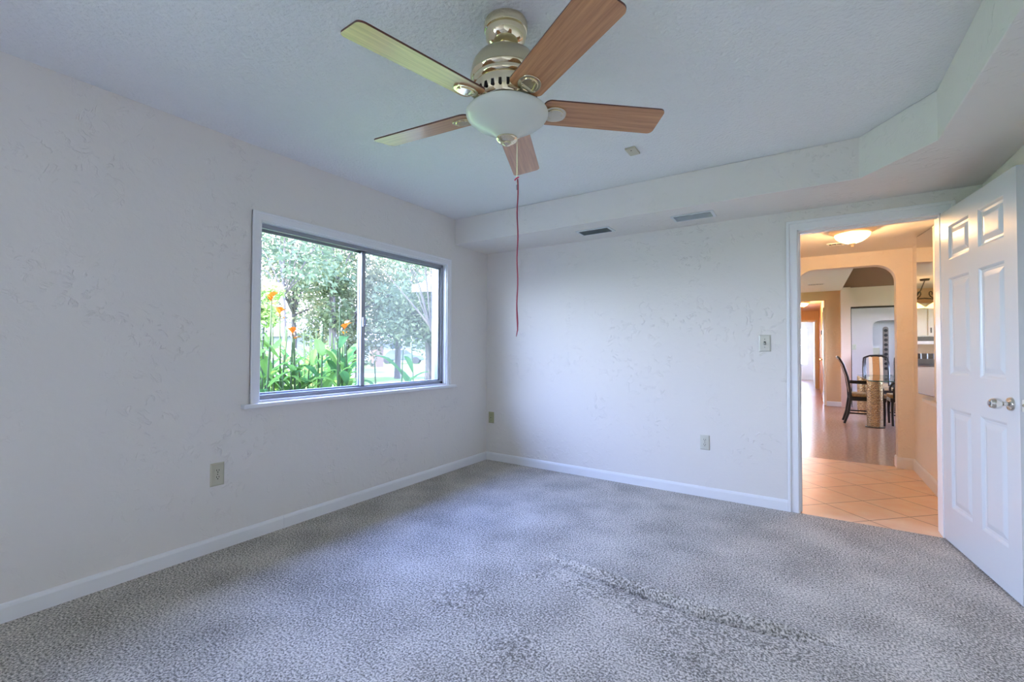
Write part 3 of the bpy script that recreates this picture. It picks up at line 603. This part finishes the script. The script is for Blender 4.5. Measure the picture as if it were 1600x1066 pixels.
MB().box(-.07, .07, -.15, .15, 0, 1.24).build('body', M['ivory'], t); MB().box(-.078, .075, -.16, .16, 1.24, 1.30).build('top', M['white'], t); MB().box(-.06, .06, -.158, -.15, .12, 1.18).build('door', M['ivory'], t)

# corridor and the bright room at its end
struct(MB().box(2.15, 3.2, 7.87, 12.7, 2.38, 2.48).build('ceiling_corridor', M['corridor']), 'ceiling of the corridor', 'ceiling')
struct(MB().box(3.17, 3.29, 7.87, 12.7, 0, 2.38).build('wall_corridor_right', M['corridor']), 'right wall of the corridor with two doors', 'wall')
struct(MB().box(2.05, 2.15, 7.87, 12.7, 0, 2.38).build('wall_corridor_left', M['corridor']), 'left wall of the corridor', 'wall')
b = MB(); b.box(2.05, 2.4, 12.7, 12.82, 0, 2.4); b.box(2.4, 3.075, 12.7, 12.82, 2.05, 2.4); b.box(3.075, 3.29, 12.7, 12.82, 0, 2.4)
struct(b.build('wall_corridor_end', M['corridor']), 'end wall of the corridor around the far doorway', 'wall')
b = MB(); b.box(3.0752, 3.13, 12.685, 12.7, 0, 2.1); b.box(2.35, 3.13, 12.685, 12.7, 2.05, 2.11); b.box(2.35, 2.4, 12.685, 12.7, 0, 2.1)
struct(b.build('trim_8', M['trim']), 'white casing of the far doorway', 'door casing')
b = MB(); b.box(3.155, 3.17, 7.9, 7.97, 0, 2.1); b.box(3.155, 3.17, 8.75, 8.82, 0, 2.1); b.box(3.155, 3.17, 7.9, 8.82, 2.04, 2.1)
struct(b.build('trim_9', M['trim']), 'white casing of the first corridor door', 'door casing')
t = thing('door_2', 'narrow white corridor door with a brass knob', 'door', (3.160, 7.97, .01), kind='structure')
MB().box(0, .008, 0, .78, 0, 2.03).build('door_leaf', M['door'], t)
MB().lathe([(0, 0), (.028, 0), (.012, .012), (.012, .03), (.028, .045), (.024, .06), (0, .065)], c=(0, .70, .95), seg=16, mx=rot(R(-90), 'Y'), cap=False).build('knob', M['brass'], t)
t = thing('thermostat', 'small dark thermostat on the corridor wall', 'thermostat', (3.17, 9.15, 1.60)); MB().box(-.03, 0, -.06, .06, -.05, .05).build('case', M['mdark'], t, bevel=.004); MB().box(-.032, -.03, -.03, .03, -.02, .03).build('display', M['ivory'], t)
flush_lamp('round glowing lamp on the corridor ceiling', (2.78, 9.5, 2.38), .9, CORRIDOR_W, (1, .62, .34))
struct(MB().box(1.2, 1.3, 12.82, 17.7, 0, 2.5).build('wall_far_left', M['white']), 'left wall of the far bright room', 'wall')
struct(MB().box(3.06, 3.16, 12.82, 17.7, 0, 2.5).build('wall_far_right', M['white']), 'right wall of the far bright room', 'wall')
struct(MB().box(1.2, 3.16, 12.82, 17.7, 2.5, 2.6).build('ceiling_far', M['white']), 'ceiling of the far bright room', 'ceiling')
b = MB(); b.box(1.2, 1.9, 17.6, 17.72, 0, 2.5); b.box(1.9, 2.90, 17.6, 17.72, 0, .57); b.box(1.9, 2.90, 17.6, 17.72, 2.08, 2.5); b.box(2.90, 3.16, 17.6, 17.72, 0, 2.5)
struct(b.build('wall_far_end', M['white']), 'white end wall with the bright far window', 'wall')
t = thing('window_3', 'bright sash window at the end of the corridor', 'window', (2.4, 17.63, .57), kind='structure')
b = MB(); b.box(-.5, -.45, 0, .05, 0, 1.51); b.box(.45, .5, 0, .05, 0, 1.51); b.box(-.45, .45, 0, .05, 0, .05); b.box(-.45, .45, 0, .05, 1.46, 1.51); b.box(-.45, .45, 0, .05, .73, .78); b.build('window_frame', M['trim'], t)
MB().box(-.46, .46, .02, .024, .02, 1.48).build('pane', M['glass'], t)
small_vent('white edged dark vent in the ceiling beyond the archway', (3.01, 6.42, 2.43), .27, .13)

# kitchen, seen in the tall mirror
t = thing('kitchen_cabinets', 'row of cream upper kitchen cabinets reflected in the tall mirror', 'cabinets', (0, 7.74, 0))
b = MB(); b.box(.3, 2.0, -.34, 0, 1.45, 2.1); b.build('body', M['cabinet'], t)
for k in range(4):
    d_ = MB().box(.31+k*.42, .71+k*.42, -.36, -.34, 1.47, 2.08).build('door', M['cabinet'], t, bevel=.004)
    MB().box(.66+k*.42, .675+k*.42, -.375, -.36, 1.52, 1.62).build('handle', M['mdark'], d_)
t = thing('kitchen_counter', 'white base cabinets with a dark worktop reflected in the tall mirror', 'counter', (0, 7.74, 0))
MB().box(.3, 2.0, -.6, 0, .1, .88).build('body', M['steel'], t); MB().box(.28, 2.02, -.64, 0, .88, .92).build('worktop', M['counter'], t, bevel=.004)
for k in range(4): MB().box(.31+k*.42, .71+k*.42, -.62, -.6, .14, .85).build('door', M['steel'], t, bevel=.004)
t = thing('range_hood', 'dark vent strip under the upper cabinets reflected in the mirror', 'hood', (1.5, 7.55, 1.36)); MB().box(-.45, .45, -.2, .15, 0, .085).build('body', M['mdark'], t); MB().box(-.45, .45, -.24, .15, -.06, -.001).build('lip', M['white'], t)
t = thing('dish_rack', 'dark low rack on the kitchen worktop reflected in the mirror', 'rack', (1.45, 7.4, .92)); MB().box(-.4, .4, -.12, .12, .0, .1).build('tray', M['mdark'], t)
for k in range(8): MB().box(-.38+k*.1, -.365+k*.1, -.1, .1, .1, .2).build('bar', M['alud'], t)
t = thing('pendant_lamp', 'scrolled iron pendant with a glowing amber shade reflected in the mirror', 'pendant lamp', (1.62, 6.3, 2.43))
MB().lathe([(0, 0), (.07, 0), (.06, -.03), (0, -.035)], cap=False, seg=24).build('canopy', M['iron'], t)
MB().tube([(0, 0, -.03), (.06, 0, -.2), (.14, 0, -.34)], .008).build('stem', M['iron'], t)
b = MB(); b.tube([(-.35, 0, -.36), (-.2, 0, -.37), (0, 0, -.34), (.35, 0, -.36)], .012)
for s in (-1, 1): b.tube([(s*(.05+.14*k/12+.05*math.cos(k*.6)), 0, -.28+.06*math.sin(k*.6)) for k in range(13)], .008)
b.build('scroll_arm', M['iron'], t)
for s in (-.2, .2): MB().lathe([(.03, -.37), (.05, -.39), (.12, -.44), (.19, -.50), (.185, -.503), (.11, -.45), (.04, -.40)], c=(s, 0, 0), cap=False, seg=28).build('shade', M['amber'], t, smooth=True)
l = bpy.data.lights.new('bulb', 'POINT'); l.energy = PENDANT_W; l.color = (1, .66, .36); l.shadow_soft_size = .05; o = bpy.data.objects.new('bulb', l); COL.objects.link(o); o.parent = t; o.location = (.2, 0, -.47)

# ---------------------------------------------------------------- dining table and chairs
t = thing('dining_table', 'glass-topped dining table on two gold mosaic drum pedestals', 'dining table', (3.95, 5.75, 0))
b = MB(); c_ = .05; b.prism([(-.31+c_, -1.0), (.31-c_, -1.0), (.31, -1.0+c_), (.31, 1.0-c_), (.31-c_, 1.0), (-.31+c_, 1.0), (-.31, 1.0-c_), (-.31, -1.0+c_)], .708, .722)
b.mi = [0, 0]+[1]*8; b.build('tabletop', [M['tglass'], M['gedge']], t)['label'] = 'clear glass top with a dark green edge'
for y in (-.80, .76): MB().lathe([(0, .01), (.098, .01), (.1, .02), (.1, .70), (.094, .707), (0, .707)], c=(-.225, y, 0), seg=40, cap=False).build('pedestal', M['gold'], t, smooth=True)
MB().lathe([(0, 0), (.12, 0), (.12, .01), (0, .01)], c=(-.225, -.80, 0), seg=40, cap=False).build('base_plate', M['mdark'], t)
def arm_chair(name, label, loc, rz, group=None, arms=True):
    """seat faces local +x, back at -x"""
    t = thing(name, label, 'chair', loc, rz, group); k = M['black']; W = .215
    MB().box(-.22, .23, -W, W, .37, .43).build('seat_frame', k, t, bevel=.01)
    MB().box(-.20, .235, -W+.008, W-.008, .43, .485).build('seat_cushion', M['seat'], t, bevel=.02)
    for s in (-1, 1):
        MB().tube([(.20, s*(W-.02), .0), (.205, s*(W-.02), .20), (.20, s*(W-.02), .40)], [.017, .019, .024], 8).build('front_leg', k, t, smooth=True)
        MB().tube([(-.30, s*(W-.02), 0), (-.25, s*(W-.02), .16), (-.215, s*(W-.02), .40)], [.017, .02, .023], 8).build('rear_leg', k, t, smooth=True)
        MB().tube([(-.215, s*(W-.02), .38), (-.225, s*(W-.02), .55), (-.255, s*(W-.02), .75), (-.31, s*(W-.025), .95), (-.35, s*(W-.035), 1.03)], [.022, .02, .018, .017, .016], 8).build('back_post', k, t, smooth=True)
        if arms: MB().tube([(-.24, s*(W-.015), .66), (-.10, s*(W+.0), .655), (.08, s*(W+.002), .65), (.15, s*(W), .63), (.185, s*(W-.01), .57), (.18, s*(W-.01), .43)], [.015, .017, .018, .018, .017, .016], 8).build('armrest', k, t, smooth=True)
        MB().tube([(-.245, s*(W-.02), .17), (.205, s*(W-.02), .17)], .012, 6).build('stretcher', k, t)
    MB().tube([(-.35, -W+.035, 1.03), (-.372, -.1, 1.062), (-.375, 0, 1.066), (-.372, .1, 1.062), (-.35, W-.035, 1.03)], [.016, .019, .02, .019, .016], 8).build('top_rail', k, t, smooth=True)
    for y, wd, mt in ((0, .05, M['splat']), (-.085, .02, M['cane']), (.085, .02, M['cane'])):
        b = MB(); zz = [(-.222, .485), (-.236, .60), (-.26, .75), (-.312, .93), (-.366, 1.055)]
        vs = [(x+dx, y+dy, z) for x, z in zz for dx, dy in ((-.006, -wd), (.006, -wd), (.006, wd), (-.006, wd))]
        b.add(vs, [(0, 1, 2, 3), (16, 17, 18, 19)]+[(i*4+j, i*4+(j+1) % 4, i*4+4+(j+1) % 4, i*4+4+j) for i in range(4) for j in range(4)])
        b.build('back_splat', mt, t)
    return t
ch1 = arm_chair('dining_chair', 'black lacquered armchair drawn up at the left side of the glass table', (3.66, 5.36, 0), 0, 'dining chairs')
def more_chair(label, loc, rz):
    c = copy_tree(ch1); c.location = loc; c.rotation_euler = (0, 0, rz); c['label'] = label
more_chair('black armchair at the right side of the glass table, half behind the pedestal', (4.17, 5.42, 0), R(180))
more_chair('black armchair facing us at the far end of the glass table', (3.99, 7.16, 0), R(-90))
more_chair('black armchair at the far end of the table nearest the pier', (4.47, 7.18, 0), R(-90))
more_chair('black armchair standing behind the others in the pale room', (4.10, 8.15, 0), R(-90))

# ================================================================ OUTSIDE
GZ = -.25
struct(MB().box(-90, -TH-.02, -70, 90, GZ-.1, GZ).build('lawn', M['lawn']), 'sunlit lawn outside the window', 'lawn')
struct(MB().box(7.2, 60, -60, 60, GZ-.1, GZ).build('lawn_side', M['lawn']), 'lawn on the other side of the house', 'lawn')
b = MB(); b.box(-.75, 6.9, RY-.7, 2.1, 2.62, 2.75); b.box(-.1, 6.4, 2.1, 18.3, 4.06, 4.15); b.box(-.1, 3.4, 2.15, 18.3, 2.72, 2.8)
struct(b.build('roof', M['roofing']), 'roof over the house', 'roof')
struct(MB().box(-6.5, -TH-.02, -9.5, -3.6, GZ-.05, GZ+.04).build('bounce_slab', M['bounce_slab']), 'unseen pale slab added outside to bounce fill light indoors', 'bounce_slab')  # out of view; added to throw sunlight up into the room
struct(MB().box(-3.8, -TH-.03, -4.72, -4.55, GZ, 2.05).build('sky_blocker', M['stucco']), 'unseen wall added to shade the corner end of the back wall', 'wall')  # added out of view to cut low sky light near the room corner
def at(az, dist, z=GZ): return (CAM.x-dist*math.cos(R(az)), CAM.y+dist*math.sin(R(az)), z)
random.seed(11)
# neighbouring houses
def house(label, loc, rz, wx, wy, hz, rh, win=True):
    t = thing('neighbour_house', label, 'house', loc, rz)
    MB().box(-wx/2, wx/2, -wy/2, wy/2, 0, hz).build('wall', M['hwall'], t)
    b = MB(); o_ = .5; vs = [(-wx/2-o_, -wy/2-o_, hz), (wx/2+o_, -wy/2-o_, hz), (wx/2+o_, wy/2+o_, hz), (-wx/2-o_, wy/2+o_, hz), (-wx/2-o_, 0, hz+rh), (wx/2+o_, 0, hz+rh)]
    b.add(vs, [(0, 1, 5, 4), (2, 3, 4, 5), (0, 4, 3), (1, 2, 5), (0, 3, 2, 1)]); b.build('roof', M['hroof'], t)
    b = MB(); b.box(-wx/2-o_, wx/2+o_, -wy/2-o_-.03, -wy/2-o_+.01, hz-.2, hz+.03); b.build('fascia', M['hwall'], t)
    if win:
        for x in (-wx*.28, wx*.15):
            w_ = MB().box(x-.7, x+.7, -wy/2-.05, -wy/2, .9, 2.0).build('window', M['hwall'], t); MB().box(x-.6, x+.6, -wy/2-.06, -wy/2-.05, 1.0, 1.9).build('pane', M['hdark'], w_)
house('white gabled house far across the lawn, seen in the left pane', at(29, 40), R(-62+90), 9, 11, 2.4, 1.5)
house('low pale house behind the parked car in the right pane', at(40.4, 52), R(50), 9, 7, 2.3, 1.2)
house('tall white house behind the bushes at the right edge of the window', (-5.4, 9.9, GZ), R(22), 5, 6, 3.3, 1.0)
# parked car
t = thing('parked_car', 'blue-grey car parked across the lawn in the right pane', 'car', at(42.8, 44), R(38))
prof = [(-2.1, .35), (-2.15, .75), (-1.5, .9), (-1.0, 1.38), (.45, 1.42), (1.05, .95), (2.0, .82), (2.15, .6), (2.1, .35)]
MB().prism(prof, -.85, .85, rot(R(90), 'X')).build('body', M['car'], t, bevel=.08)
for x in (-1.3, 1.35):
    for s in (-1, 1): MB().lathe([(0, -.1), (.32, -.1), (.34, 0), (.32, .1), (0, .1)], c=(x, s*.8, .33), seg=24, mx=rot(R(90), 'X'), cap=False).build('wheel', M['tyre'], t)
for s in (-1, 1): MB().prism([(-1.35, .92), (-.95, 1.32), (.4, 1.35), (.88, .96)], -.004, .004, T(0, s*.855, 0) @ rot(R(90), 'X')).build('side_window', M['hdark'], t)
t = thing('gate_post', 'short brown gate post near the low pale house', 'post', at(39.75, 36)); MB().box(-.35, .35, -.35, .35, 0, 1.6).build('shaft', M['post'], t); MB().box(-.42, .42, -.42, .42, 1.6, 1.72).build('cap', M['hwall'], t)
struct(MB().box(-30, 30, -1.6, 1.6, 0, .02).build('driveway', M['path'], loc=at(42, 25), bevel=0), 'pale path crossing the lawn', 'path').rotation_euler = (0, 0, R(46))

# trees: trunk, boughs and a crown of single leaves gathered in clumps
def leaves(clumps, n, size, flat=.6):
    vs = []; fs = []
    tot = sum(c[3]**2 for c in clumps)
    for cx_, cy_, cz_, r in clumps:
        for _ in range(int(n*1.05*r*r/tot)):
            while True:
                p = Vector((random.uniform(-1, 1), random.uniform(-1, 1), random.uniform(-1, 1)))
                if .25 < p.length < 1: break
            p = Vector((cx_, cy_, cz_)) + Vector((p.x*r, p.y*r, p.z*r*flat))
            a = Vector((random.gauss(0, 1), random.gauss(0, 1), random.gauss(0, .7))).normalized(); bb = a.cross(Vector((random.gauss(0, 1), random.gauss(0, 1), random.gauss(0, 1)))).normalized()
            s = size*.62*random.uniform(.6, 1.3); k = len(vs)
            vs += [p-a*s, p+bb*s*.42, p+a*s, p-bb*s*.42]; fs.append((k, k+1, k+2, k+3))
    b = MB(); b.add(vs, fs); return b
def tree(label, loc, h, r, mt, n=4200, size=.2, base=.35, nc=16, flat=.7, trunk=.16, lean=0):
    t = thing('tree', label, 'tree', loc)
    tr = MB(); top = Vector((lean, 0, h*.72)); tr.tube([(0, 0, 0), (lean*.2, .03, h*.25), (lean*.6, -.04, h*.5), top], [trunk, trunk*.8, trunk*.6, trunk*.25], 8)
    cl = []
    for i in range(nc):
        a = random.uniform(0, 6.28); q = random.uniform(.1, .8)*r; z = h*random.uniform(base, .88)
        sh = 1-.5*abs((z/h-.6)/.4); cl.append((lean*.7+q*sh*math.cos(a), q*sh*math.sin(a), z, r*random.uniform(.26, .46)))
    for c in cl[:9]: tr.tube([(lean*.5, 0, h*.42), ((c[0]+lean*.5)/2, c[1]/2, (h*.42+c[2])/2+.15), c[:3]], [trunk*.4, trunk*.25, .02], 6)
    tr.build('trunk', M['bark'], t); leaves(cl, n, size, flat).build('crown', mt, t)
    return t
G = 'garden trees beyond the lawn'
tree('tall spreading tree over the top of the left pane', at(29.5, 15), 7.2, 3.4, M['t3'], 3600, .16, .52, 18, .6, .07)
tree('broad grey-green tree behind the orange flowers', at(30.5, 24), 7.2, 4.4, M['t2'], 5600, .19, .42, 22)
tree('slim dark tree in the middle of the left pane', at(34.6, 19), 8.4, 2.0, M['t1'], 4200, .17, .3, 18, .9)
tree('olive tree beside the window mullion', at(37.6, 21), 7.4, 2.6, M['t2'], 4200, .18, .15, 18, .8)
tree('large leafy tree filling the right pane', at(42.2, 22), 7.2, 3.4, M['t1'], 6800, .2, .30, 26, .75)
tree('bushy tree in front of the tall white house', at(46.0, 15), 3.7, 2.3, M['t3'], 3800, .15, .48, 18, .6)
tree('leafy branch hanging into the top of the right pane', at(52, 10), 4.3, 1.5, M['t3'], 420, .12, .66, 9, .35, .035, 2.0).rotation_euler = (0, 0, R(225))
tree('low hedge-like tree across the lawn at the left edge', at(23.5, 20), 4.6, 1.9, M['t2'], 3000, .18, .15, 14)
tree('low tree between the two far houses', at(35.2, 30), 6.0, 3.6, M['t1'], 4200, .24, .12, 20, .7)
tree('bright lime bush beside the left edge of the window', at(26.2, 11), 3.1, .75, M['lime'], 1900, .12, .5, 12, .8, .04)
tree('far tree behind the tall white house', at(47, 36), 7.5, 5, M['t1'], 3800, .28, .2, 16)
tree('far tree seen between the trunks right of the mullion', at(39.5, 66), 12, 7, M['t3'], 4200, .4, .1, 18)
# canna lilies by the window
def blade_leaf(b, base, direc, ln, wd, droop):
    d = Vector(direc).normalized(); side = d.cross(Vector((0, 0, 1))).normalized(); n = 7; vs = []
    for i in range(n+1):
        u = i/n; p = Vector(base)+d*ln*u+Vector((0, 0, -droop*u*u)); w_ = wd*math.sin(math.pi*min(1, u*.92+.06))**.8
        vs += [p-side*w_+Vector((0, 0, w_*.35)), p, p+side*w_+Vector((0, 0, w_*.35))]
    b.add(vs, [(i*3+j, i*3+j+1, i*3+j+4, i*3+j+3) for i in range(n) for j in range(2)])
def canna(label, loc, h, nl, flower, mt, group=None, wide=1.0, seed=True):
    t = thing('canna_lily', label, 'garden plant', loc, random.uniform(0, 6), group)
    lx_, ly_ = random.uniform(-.08, .08), random.uniform(-.08, .08)
    MB().tube([(0, 0, 0), (lx_*.3, ly_*.3, h*.4), (lx_, ly_, h)], [.014, .011, .006], 6).build('stem', M['stem'], t)
    for i in range(nl):
        u = .2+.7*i/nl; a = i*2.4+random.uniform(-.4, .4); z = h*u
        b = MB(); blade_leaf(b, (lx_*u, ly_*u, z), (math.cos(a), math.sin(a), random.uniform(.7, 1.5)), random.uniform(.26, .46)*wide, random.uniform(.024, .055)*wide, random.uniform(.02, .2)); b.build('leaf', mt, t)
    if flower:
        b = MB()
        for i in range(7):
            a = i*.9; d = Vector((math.cos(a), math.sin(a), random.uniform(-.2, 1.9))).normalized(); blade_leaf(b, (lx_, ly_, h-.05+.012*i), d, random.uniform(.06, .085), .026, .015)
        b.build('flower', M['petal'], t)
    elif seed:
        b = MB()
        for i in range(8): b.lathe([(0, -.012), (.009, 0), (0, .014)], c=(lx_+random.uniform(-.014, .014), ly_+random.uniform(-.014, .014), h-.10+i*.018), seg=6, cap=False)
        b.build('seed_head', M['bud'], t)
    return t
canna('canna lily with the leftmost and highest orange flower', (-1.0, -1.80, GZ), 1.60-GZ, 5, True, M['lime'])
canna('canna lily with the second orange flower from the left', (-1.0, -1.675, GZ), 1.49-GZ, 5, True, M['lime'])
canna('canna lily with the third and lowest orange flower', (-1.0, -1.52, GZ), 1.31-GZ, 5, True, M['green'])
canna('canna lily with the rightmost orange flower near the mullion', (-1.0, -1.045, GZ), 1.39-GZ, 6, True, M['green'])
canna('tall canna with a pale seed spike near the mullion', (-.8, -1.24, GZ), 1.62-GZ, 5, False, M['green'])
canna('broad-leaved canna left of centre in the right pane', (-.75, -.55, GZ), 1.22-GZ, 6, False, M['green'], wide=1.15)
canna('broad-leaved canna in the middle of the right pane', (-.75, -.28, GZ), 1.28-GZ, 5, False, M['green'], wide=1.25)
canna('small canna just right of the mullion', (-.75, -.80, GZ), 1.05-GZ, 6, False, M['green'])
lab = 'leafy canna among the dense stems filling the lower left pane'
for i in range(72):
    x = -.5-2.0*random.random(); yc = -2.02+(-1.0-x)*.62
    y = yc+random.uniform(-.15, 1.12)
    canna(lab, (x, y, GZ), random.uniform(1.0, 1.38)-GZ-.06*(x+.5), 12, False, M['lime'] if i % 3 else M['green'], 'cannas massed in the left pane', seed=i % 4 == 0, wide=.85)
